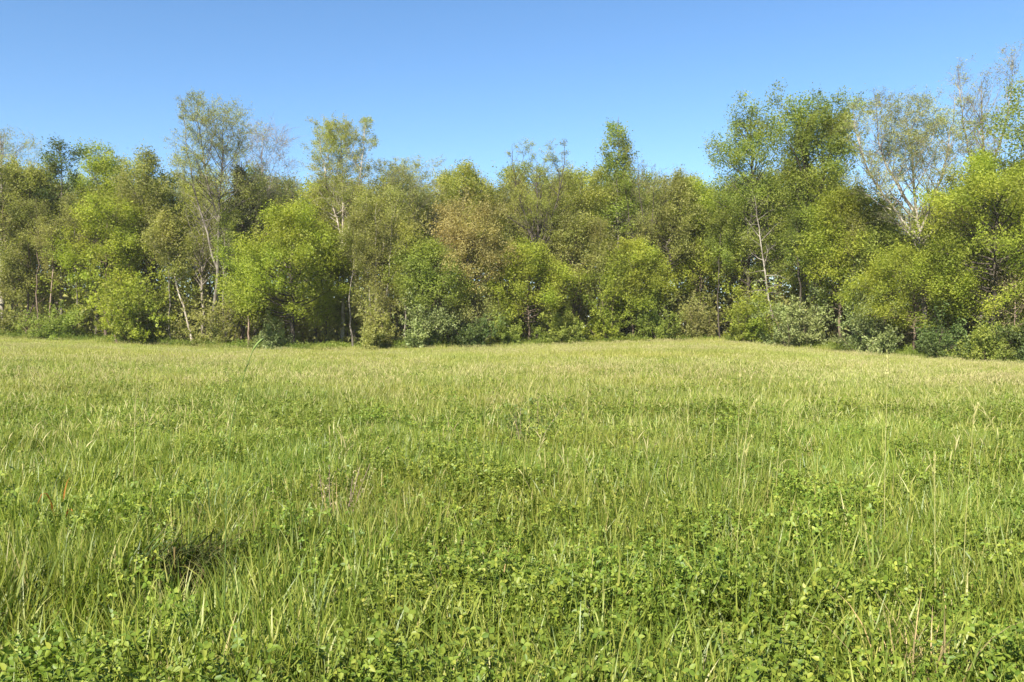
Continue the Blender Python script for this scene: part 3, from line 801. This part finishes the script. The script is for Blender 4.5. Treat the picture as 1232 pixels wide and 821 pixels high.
def seed_patch(seed, n, r, hmin, hmax, head=0.09, hw=0.011):
    g = np.random.default_rng(seed)
    b = disc(g, n, r)
    L = g.uniform(hmin, hmax, n)
    az = g.uniform(0, 2 * PI, n)
    tl = np.abs(g.normal(0, 0.12, n)); bd = g.uniform(0.05, 0.7, n)
    K = 6
    P = np.zeros((n, K, 3)); P[:, 0] = b
    h = np.stack([np.cos(az), np.sin(az), np.zeros(n)], 1)
    for k in range(1, K):
        a = tl + bd * ((k - 0.5) / (K - 1)) ** 2
        P[:, k] = P[:, k - 1] + (h * np.sin(a)[:, None] + np.array([0, 0, 1.0]) * np.cos(a)[:, None]) * (L / (K - 1))[:, None]
    sv, sq = tubes(P, np.full((n, K), 0.0016) * np.linspace(1.2, 0.7, K), 3)
    d = nrm(P[:, -1] - P[:, -2])
    hl = head * g.uniform(0.6, 1.4, n)
    PH = P[:, -1][:, None, :] + d[:, None, :] * hl[:, None, None] * np.linspace(0, 1, 4)[None, :, None] + np.linspace(0, 1, 4)[None, :, None] ** 2 * h[:, None] * hl[:, None, None] * 0.25
    RH = hw * 0.5 * np.array([0.35, 1.0, 0.8, 0.1])[None] * g.uniform(0.6, 1.3, n)[:, None]
    return join([(sv, sq), tubes(PH, RH, 4)])

def scatter(name, coll, P, rot, scl, idx, label, cat):
    me = bpy.data.meshes.new(name)
    me.vertices.add(len(P)); me.vertices.foreach_set('co', P.astype(np.float32).ravel())
    for nm, ty, data in (('rot', 'FLOAT_VECTOR', rot), ('scl', 'FLOAT_VECTOR', scl), ('idx', 'INT', idx)):
        a = me.attributes.new(nm, ty, 'POINT')
        a.data.foreach_set('value' if ty == 'INT' else 'vector', (data.astype(np.int32) if ty == 'INT' else data.astype(np.float32).ravel()))
    o = obj(name, me)
    tag(o, label, cat, None, 'stuff')
    ng = bpy.data.node_groups.new(name + '_scatter', 'GeometryNodeTree')
    ng.interface.new_socket('Geometry', in_out='INPUT', socket_type='NodeSocketGeometry')
    ng.interface.new_socket('Geometry', in_out='OUTPUT', socket_type='NodeSocketGeometry')
    gi = ng.nodes.new('NodeGroupInput'); go = ng.nodes.new('NodeGroupOutput')
    ip = ng.nodes.new('GeometryNodeInstanceOnPoints')
    ci = ng.nodes.new('GeometryNodeCollectionInfo')
    ci.inputs['Collection'].default_value = coll
    ci.inputs['Separate Children'].default_value = True
    ci.inputs['Reset Children'].default_value = True
    def attr(nm, ty):
        a = ng.nodes.new('GeometryNodeInputNamedAttribute'); a.data_type = ty
        a.inputs['Name'].default_value = nm
        return [s for s in a.outputs if s.enabled and s.name == 'Attribute'][0]
    L = ng.links
    L.new(gi.outputs[0], ip.inputs['Points'])
    L.new(ci.outputs[0], ip.inputs['Instance'])
    ip.inputs['Pick Instance'].default_value = True
    L.new(attr('idx', 'INT'), ip.inputs['Instance Index'])
    er = ng.nodes.new('FunctionNodeEulerToRotation')
    L.new(attr('rot', 'FLOAT_VECTOR'), er.inputs[0])
    L.new(er.outputs[0], ip.inputs['Rotation'])
    L.new(attr('scl', 'FLOAT_VECTOR'), ip.inputs['Scale'])
    L.new(ip.outputs[0], go.inputs[0])
    md = o.modifiers.new('scatter', 'NODES'); md.node_group = ng
    return o

def field_points(rng, d0, d1, dens, half=1.0, margin=3.0):
    """points on the meadow between two depths, a wedge wider than the view"""
    n = int((half * (d1 ** 2 - d0 ** 2) + 2 * margin * (d1 - d0)) * dens)
    wmax = half * d1 + margin
    out = []
    y = d0 + (d1 - d0) * rng.uniform(0, 1, n * 3)
    x = rng.uniform(-wmax, wmax, n * 3)
    ok = np.abs(x) < half * y + margin
    x, y = x[ok], y[ok]
    m = int(len(x) * min(1, n / max(len(x), 1)))
    x, y = x[:m], y[:m]
    D = edge_at(616 + F * x / np.maximum(y, 0.5))[0]
    ok = (y < D + 0.3)
    return x[ok], y[ok]

HOLES = [(-1.92, 4.75, 0.17), (-1.82, 4.55, 0.13), (1.15, 4.0, 0.10), (-0.35, 3.6, 0.1)]
def hole_mask(x, y):
    k = np.ones(len(x), bool)
    for hx, hy, hr in HOLES: k &= (x - hx) ** 2 + (y - hy) ** 2 > (hr + 0.12) ** 2
    return k

def make_scatter(name, coll, nvar, x, y, smin, smax, label, cat, hfun=None, tilt=0.08, seed=0, wide=1.0):
    g = np.random.default_rng(seed)
    n = len(x)
    P = np.stack([x, y, gz(x, y) - 0.01], 1)
    rot = np.stack([g.normal(0, tilt, n), g.normal(0, tilt, n), g.uniform(0, 2 * PI, n)], 1)
    s = g.uniform(smin, smax, n)
    hs_ = hfun(x, y) if hfun is not None else np.ones(n)
    scl = np.stack([s * wide, s * wide, s * hs_], 1)
    return scatter(name, coll, P, rot, scl, g.integers(0, nvar, n), label, cat)

def collection(name): return bpy.data.collections.new(name)

g_near = collection('near_grass_sources')
for k in range(6):
    v, q = grass_patch(500 + k, 96, 0.2, 0.22, 0.5, 0.0105, 7, (0.15, 2.2), 0.17)
    src(g_near, 'grass_tuft', mesh_np('grass_tuft', v, [q], M_BLADE))
g_mid = collection('mid_grass_sources')
for k in range(6):
    v, q = grass_patch(520 + k, 320, 0.45, 0.18, 0.44, 0.013, 5, (0.3, 3.0), 0.4)
    src(g_mid, 'grass_tuft', mesh_np('grass_tuft', v, [q], M_MIDBLADE))
g_far = collection('far_grass_sources')
for k in range(6):
    v, q = grass_patch(540 + k, 520, 0.9, 0.22, 0.46, 0.018, 4, (0.3, 2.8), 0.4)
    src(g_far, 'grass_tuft', mesh_np('grass_tuft', v, [q], M_FARBLADE))
c_near = collection('clover_sources')
for k in range(6):
    v, q = trifoliate_patch(560 + k, 16, 0.17, 0.2, 0.43, 0.027)
    src(c_near, 'clover_clump', mesh_np('clover_clump', v, [q], M_CLOVER))
c_mid = collection('mid_clover_sources')
for k in range(6):
    v, q = trifoliate_patch(640 + k, 26, 0.42, 0.18, 0.38, 0.032)
    src(c_mid, 'clover_clump', mesh_np('clover_clump', v, [q], M_CLOVER))
s_col = collection('seed_grass_sources')
for k in range(6):
    v, q = seed_patch(580 + k, 9, 0.4, 0.42, 0.66)
    src(s_col, 'seed_grass', mesh_np('seed_grass', v, [q], M_HEAD))
s_far = collection('far_seed_grass_sources')
for k in range(6):
    v, q = seed_patch(600 + k, 26, 0.8, 0.42, 0.6, 0.09, 0.02)
    src(s_far, 'seed_grass', mesh_np('seed_grass', v, [q], M_HEAD))
d_col = collection('dry_grass_sources')
for k in range(4):
    v, q = grass_patch(620 + k, 12, 0.15, 0.2, 0.5, 0.007, 6, erect=0.4)
    src(d_col, 'dry_grass', mesh_np('dry_grass', v, [q], M_STRAW))

g = np.random.default_rng(9)
HN = lambda x, y: 0.75 + 0.5 * fbm(x * 0.9, y * 0.9, 40)
def clover_share(x, y):
    c = fbm(x * 1.3 + 3, y * 1.3, 50) - 0.15
    c = c + 0.36 * np.exp(-((x - 0.8) / 1.6) ** 2 - ((y - 3.6) / 1.6) ** 2) + 0.08 * np.clip((6.5 - y) / 3, 0, 1) - 0.14 * np.clip(-0.6 - x, 0, 1) - 0.022 * np.clip(y - 5, 0, 30)
    return c
# near grass, thinner where clover reigns
x, y = field_points(g, 0.8, 11, 30, 0.95, 2.5)
c = clover_share(x, y)
ok = hole_mask(x, y) & (g.uniform(0, 1, len(x)) > np.clip((c - 0.45) * 4.5, 0, 0.45))
make_scatter('meadow_grass', g_near, 6, x[ok], y[ok], 0.8, 1.2, 'lush green grass blades covering the near meadow', 'grass', HN, 0.12, 1)
x, y = field_points(g, 0.8, 16, 26, 0.95, 2.5)
c = clover_share(x, y)
ok = hole_mask(x, y) & (g.uniform(0, 1, len(x)) < np.clip((c - 0.36) * 4.5, 0.22, 1))
make_scatter('clover', c_near, 6, x[ok], y[ok], 0.8, 1.25, 'three leaved clover clumps growing among the near grass', 'clover', HN, 0.1, 2)
x, y = field_points(g, 13, 36, 3.5, 0.85, 4)
ok = g.uniform(0, 1, len(x)) < np.clip(0.32 + 0.5 * (fbm(x * 0.4, y * 0.4, 66) - 0.5), 0.1, 1)
make_scatter('clover', c_mid, 6, x[ok], y[ok], 0.8, 1.2, 'clover leaves mixed into the middle meadow', 'clover', HN, 0.1, 12)
x, y = field_points(g, 10, 46, 7, 0.85, 4)
ok = g.uniform(0, 1, len(x)) < np.clip((46 - y) / 24, 0, 1)
x, y = x[ok], y[ok]
make_scatter('meadow_grass', g_mid, 6, x, y, 0.85, 1.2, 'green grass of the middle meadow', 'grass', HN, 0.1, 3)
x, y = field_points(g, 18, 98, 2.0, 0.8, 8)
ok = g.uniform(0, 1, len(x)) < np.clip((y - 16) / 22, 0, 1)
x, y = x[ok], y[ok]
make_scatter('meadow_grass', g_far, 6, x, y, 0.85, 1.2, 'pale ripening grass of the far meadow', 'grass', HN, 0.06, 4)
x, y = field_points(g, 7, 30, 1.5, 0.85, 3)
ok = g.uniform(0, 1, len(x)) < np.clip(0.15 + (y - 5) / 18 + 0.8 * (fbm(x * 0.25, y * 0.25, 61) - 0.5), 0, 1)
make_scatter('seed_grass', s_col, 6, x[ok], y[ok], 0.85, 1.15, 'pale seed heads standing above the middle meadow grass', 'grass', None, 0.1, 5)
x, y = field_points(g, 22, 98, 1.0, 0.8, 8)
ok = g.uniform(0, 1, len(x)) < np.clip(0.32 + 1.4 * (fbm(x * 0.06, y * 0.1, 62) - 0.5) + 0.004 * x, 0.05, 1)
make_scatter('seed_grass', s_far, 6, x[ok], y[ok], 0.85, 1.15, 'straw coloured seed heads hazing the far meadow', 'grass', None, 0.06, 6)
x, y = field_points(g, 2, 14, 9, 0.9, 2)
ok = (fbm(x * 0.7, y * 0.7, 70) + 0.10 * (x < -1.5) > 0.73)
make_scatter('dry_grass', d_col, 4, x[ok], y[ok], 0.8, 1.1, 'scattered straw brown dry grass in the near meadow', 'grass', None, 0.2, 7)

# tall weeds and grass running up to the bushes
qe = g.uniform(-260, 1500, 1500)
ye = edge_at(qe)[0] - 1.8 + np.abs(g.normal(0, 1.3, 1500)) + (fbm(qe * 0.05, qe * 0, 88) - 0.5) * 2.5
xe = (qe - 616) / F * ye
kk = g.uniform(0, 1, 1500) < 0.6
make_scatter('edge_grass', g_far, 6, xe[kk], ye[kk], 0.7, 1.5, 'rough tall grass along the foot of the bushes', 'grass', lambda x, y: 0.8 + 1.3 * fbm(x * 0.5, y * 0.5, 90), 0.1, 21, 0.8)
make_scatter('edge_weeds', c_mid, 6, xe[~kk], ye[~kk], 1.2, 2.4, 'leafy weeds along the foot of the bushes', 'weeds', lambda x, y: 0.8 + 1.2 * fbm(x * 0.4, y * 0.4, 91), 0.1, 22, 0.8)

# ------------------------------------------------------------------ single plants that stand out of the meadow
def curve(pts, n=14):
    pts = np.array(pts, float); t = np.linspace(0, 1, len(pts)); s = np.linspace(0, 1, n)
    P = np.stack([np.interp(s, t, pts[:, k]) for k in range(3)], 1)
    for _ in range(2):
        P[1:-1] = (P[:-2] + 2 * P[1:-1] + P[2:]) / 4
    return P
def pt(px, py, d):
    return np.array([(px - 616) / F * d, d, EYE + (HOR - py) / F * d])
def ribbon(P, w, wv):
    n = len(P); prof = np.interp(np.linspace(0, 1, n), [0, 0.35, 0.7, 1], [0.5, 1, 0.8, 0.05])
    off = np.array(wv)[None] * (w * prof * 0.5)[:, None]
    V = np.concatenate([P - off, P + off]); i = np.arange(n - 1)[:, None]
    return V, np.concatenate([i, i + 1, i + 1 + n, i + n], 1)

STALK = 'single seed stalks above the meadow'
def stalk(px, py, pxb, d, label, head_len=0.12, hw=0.012, mat=None, bend=0.0, stem_r=0.0021):
    hw *= 1.15
    base = at(pxb, d)
    tip = pt(px, py, d)
    mid = (base + tip) / 2 + np.array([(base[0] - tip[0]) * 0.22, 0, 0])
    q = tip - base
    P = curve([base, base * 0.6 + mid * 0.4, mid, mid * 0.4 + tip * 0.6, tip], 16) - base
    e = empty('seed_stalk', tuple(base))
    tag(e, label, 'grass stalk', STALK)
    Ls = np.linalg.norm(np.diff(P, axis=0), axis=1).sum()
    cut = max(int(16 * (1 - head_len / Ls)), 8)
    S_ = P[:cut + 1]
    v, qd = tubes(S_[None], np.linspace(stem_r * 1.3, stem_r * 0.7, len(S_))[None], 5)
    obj('stem', mesh_np('stem', v, [qd], M_HEAD if mat is None else mat, True), e)
    s = np.linspace(0, 1, 10)
    d0 = nrm((P[-1] - P[cut])[None])[0]
    PH = P[cut] + d0 * (s * head_len)[:, None]
    PH = PH + np.array([np.sign(tip[0] - base[0]) * bend * head_len, 0, -bend * head_len * 0.5]) * (s ** 2)[:, None]
    g2 = np.random.default_rng(int(px * 7))
    n = 46
    sc_ = g2.uniform(0, 1, n)
    C = np.stack([np.interp(sc_, s, PH[:, k]) for k in range(3)], 1) + g2.normal(0, hw * 0.22, (n, 3))
    az = g2.uniform(0, 2 * PI, n)
    sv, sq = [], []
    V, Qd = blades(g2, C, np.full(n, head_len * 0.16), np.full(n, hw * 0.36), np.full(n, 0.35), np.full(n, 0.2), 4, az)
    v2, q2 = tubes(PH[None], (hw * 0.3 * np.interp(s, [0, 0.2, 0.7, 1], [0.3, 1, 0.8, 0.1]))[None], 6)
    vv, qq = join([(V, Qd), (v2, q2)])
    obj('seed_head', mesh_np('seed_head', vv, [qq], M_HEAD), e)
    # one narrow leaf leaving the stem
    k = len(S_) // 2
    a = S_[k]; sg = 1 if px % 2 else -1
    RP = curve([a, a + [0.03 * sg, 0.01, 0.09], a + [0.09 * sg, 0.02, 0.13], a + [0.16 * sg, 0.02, 0.11]], 8)
    v, qd = ribbon(RP, 0.007, (0, 0.6, 0.6))
    obj('leaf_blade', mesh_np('leaf_blade', v, [qd], M_BLADE), e)
    return e

stalk(891, 448, 886, 7.0, 'upright pale seed stalk straight below the large silvery bush', 0.16, 0.013)
stalk(904, 449, 893, 7.6, 'bent pale seed stalk just right of the upright one below the large silvery bush', 0.1, 0.011, bend=0.4)
stalk(926, 458, 914, 7.2, 'slanting pale seed stalk between the bent one and the lower wispy ones', 0.14, 0.012, bend=0.2)
stalk(906, 480, 884, 6.4, 'long leaning pale stalk whose head hangs below the upright one', 0.16, 0.012, bend=0.3)
stalk(943, 483, 932, 6.8, 'short wispy seed stalk right of the long leaning stalk', 0.1, 0.01, bend=0.5)
stalk(1068, 438, 1064, 6.0, 'tall straw coloured seed stalk, highest of the stalks in the right half', 0.16, 0.018)
stalk(1172, 497, 1158, 4.6, 'tall pale seed stalk near the right border', 0.13, 0.011, bend=0.2)
stalk(1125, 557, 1126, 4.2, 'straight thin dead stalk low in the right part of the field', 0.1, 0.009)
stalk(864, 462, 853, 7.8, 'thin slanting seed stalk left of the upright one', 0.12, 0.01, bend=0.2)
stalk(586, 433, 581, 7.6, 'lone thin pale stalk near the middle of the field', 0.14, 0.01, bend=0.1)
stalk(637, 467, 628, 7.0, 'short slanting pale stalk beside the dark leafy weed', 0.13, 0.011, bend=0.2)
stalk(707, 484, 702, 6.2, 'thin upright stalk right of the dark leafy weed', 0.13, 0.009)
stalk(165, 432, 160, 7.6, 'faint pale stalk in the left part of the field', 0.13, 0.01, bend=0.1)
stalk(899, 538, 882, 4.6, 'curved grass stalk low in the right half of the field', 0.13, 0.01, bend=0.2)

# the tall green stalk with a dark folded leaf at left
M_STALK = leaf_mat('green_stalk', [(0.0, (0.09, 0.14, 0.03)), (1.0, (0.13, 0.18, 0.045))], transl=0.2)
d = 3.6
b = at(268, d)
e = empty('tall_grass_stalk', tuple(b))
tag(e, 'tall green grass stalk with a dark folded leaf rising before the wood at left', 'grass stalk')
P = curve([b, pt(272, 560, d), pt(280, 500, d), pt(293, 452, d), pt(303, 424, d), pt(308, 414, d)], 20) - b
v, q = tubes(P[None], np.linspace(0.0026, 0.0016, 20)[None], 6)
obj('stem', mesh_np('stem', v, [q], M_STALK, True), e)
P = curve([pt(303, 424, d), pt(307, 417, d), pt(312, 411, d), pt(317, 407, d)], 10) - b
v, q = tubes(P[None], (0.0055 * np.interp(np.linspace(0, 1, 10), [0, 0.3, 0.8, 1], [0.3, 1, 0.8, 0.2]))[None], 6)
obj('seed_head', mesh_np('seed_head', v, [q], M_STALK, True), e)
P = curve([pt(294, 448, d), pt(298, 438, d), pt(304, 434, d), pt(313, 428, d)], 10) - b
v, q = ribbon(P, 0.016, (0.5, 0.5, 0.5))
obj('leaf_blade', mesh_np('leaf_blade', v, [q], M_DARKBLADE), e)

def tuft(name, px, d, label, cat, seed, n, r, L, w, mat, tilt=0.3, bend=(0.4, 1.8), azm=None, parts=()):
    g2 = np.random.default_rng(seed)
    b = at(px, d)
    e = empty(name, tuple(b)); tag(e, label, cat)
    bs = disc(g2, n, r)
    az = None if azm is None else azm + g2.normal(0, 0.7, n)
    v, q = blades(g2, bs, g2.uniform(L * 0.6, L * 1.15, n), w * g2.uniform(0.6, 1.3, n), np.abs(g2.normal(0, tilt, n)), g2.uniform(*bend, n), 8, az)
    obj('blades', mesh_np('blades', v, [q], mat), e)
    return e
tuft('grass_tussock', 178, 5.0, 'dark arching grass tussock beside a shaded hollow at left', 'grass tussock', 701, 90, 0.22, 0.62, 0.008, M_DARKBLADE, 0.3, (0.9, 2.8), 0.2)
M_HOLLOWSHADE = leaf_mat('hollow_shade_blade', [(0.0, (0.03, 0.034, 0.01)), (0.6, (0.055, 0.06, 0.018)), (1.0, (0.14, 0.1, 0.035))], transl=0.15, rough=0.8, spec=0.1, tcol=(1.1, 0.9, 0.6))  # near-black blade colour stands in for the shade inside the hollow
g2 = np.random.default_rng(733)
bs = disc(g2, 150, 0.24); bs[:, 0] += 0.16  # drooping blades added on the right to darken the hollow
tz = bpy.data.objects['grass_tussock']
v, q = blades(g2, bs, g2.uniform(0.42, 0.72, 150), 0.014 * g2.uniform(0.6, 1.3, 150), np.abs(g2.normal(0, 0.2, 150)), g2.uniform(1.2, 3.0, 150), 8, g2.normal(0, 0.9, 150))
tag(obj('hollow_shade_blades', mesh_np('hollow_shade_blades', v, [q], M_HOLLOWSHADE), tz), 'dark blades drooping to the right, coloured to stand in for the shade of the hollow')
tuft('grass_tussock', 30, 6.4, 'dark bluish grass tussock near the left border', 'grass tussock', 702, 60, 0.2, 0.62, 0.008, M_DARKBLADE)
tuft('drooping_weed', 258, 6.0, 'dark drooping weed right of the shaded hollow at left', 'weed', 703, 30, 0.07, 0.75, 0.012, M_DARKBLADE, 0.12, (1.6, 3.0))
tuft('withered_plant', 76, 6.2, 'orange withered leaf blades near the left border', 'withered plant', 704, 5, 0.08, 0.78, 0.016, M_ORANGE, 0.2, (1.2, 2.6))
tuft('straw_tuft', 1105, 3.5, 'straw yellow grass tuft at the lower right', 'dry grass tuft', 705, 50, 0.16, 0.6, 0.008, M_STRAW, 0.3, (0.1, 1.2))
tuft('straw_tuft', 562, 4.6, 'straw brown dry grass tuft left of centre in the near field', 'dry grass tuft', 706, 22, 0.2, 0.5, 0.007, M_STRAW, 0.35, (0.1, 1.2))
tuft('straw_tuft', 405, 6.0, 'narrow pale dry grass tuft beside the brown dock stalk', 'dry grass tuft', 707, 14, 0.1, 0.62, 0.007, M_STRAW, 0.12, (0.1, 0.8))

# dark leafy weed in mid field and the brown dock stalk
def leafy_weed(px, d, h, label, seed, leafcol, name='leafy_weed', leaf=0.05):
    g2 = np.random.default_rng(seed)
    b = at(px, d); e = empty(name, tuple(b)); tag(e, label, 'weed')
    n = 7
    base = g2.normal(0, 0.05, (n, 3)); base[:, 2] = 0
    dr = nrm(np.stack([g2.normal(0, 0.3, n), g2.normal(0, 0.3, n), np.ones(n)], 1))
    P = grow(g2, base, dr, h * g2.uniform(0.75, 1.1, n), 7, 0.08, 0.05)
    v, q = tubes(P, np.full((n, 7), 0.004) * np.linspace(1.2, 0.5, 7), 5)
    obj('stem', mesh_np('stem', v, [q], BARK['red'], True), e)
    i = np.repeat(np.arange(n), 46)
    C, _ = sample_on(P[i], g2.uniform(0.25, 1.03, len(i)))
    C = C + g2.normal(0, 0.06, C.shape); C[:, 2] = np.maximum(C[:, 2], 0.05)
    v, f = leaf_cards(g2, C, leaf, 0.3, 0.45, quad=True)
    obj('foliage', mesh_np('foliage', v, [f], leafcol), e)
leafy_weed(630, 10.5, 0.78, 'dark leafy weed with reddish stems in the middle of the field', 801, LEAF['dark'], leaf=0.06)
leafy_weed(408, 6.4, 0.72, 'brown dock stalk with dark seeds left of centre', 802, LEAF['rust'], 'dock_stalk', 0.025)

# ------------------------------------------------------------------ thin air between here and the wood
HZ = 0.00014
if HZ:
    hm = bpy.data.materials.new('haze'); hm.use_nodes = True
    n = hm.node_tree; n.nodes.remove(n.nodes['Principled BSDF'])
    pv = n.nodes.new('ShaderNodeVolumePrincipled')
    pv.inputs['Color'].default_value = (0.95, 0.96, 0.97, 1); pv.inputs['Density'].default_value = HZ
    n.links.new(pv.outputs[0], n.nodes['Material Output'].inputs['Volume'])
    x0, x1, y0, y1, z0, z1 = -2800, 2800, -2800, 2800, -9, 60
    V = [(x, y, z) for z in (z0, z1) for y in (y0, y1) for x in (x0, x1)]
    Q = np.array([(0, 2, 3, 1), (4, 5, 7, 6), (0, 1, 5, 4), (2, 6, 7, 3), (0, 4, 6, 2), (1, 3, 7, 5)])
    tag(obj('haze', mesh_np('haze', V, [Q], hm)), kind='stuff')
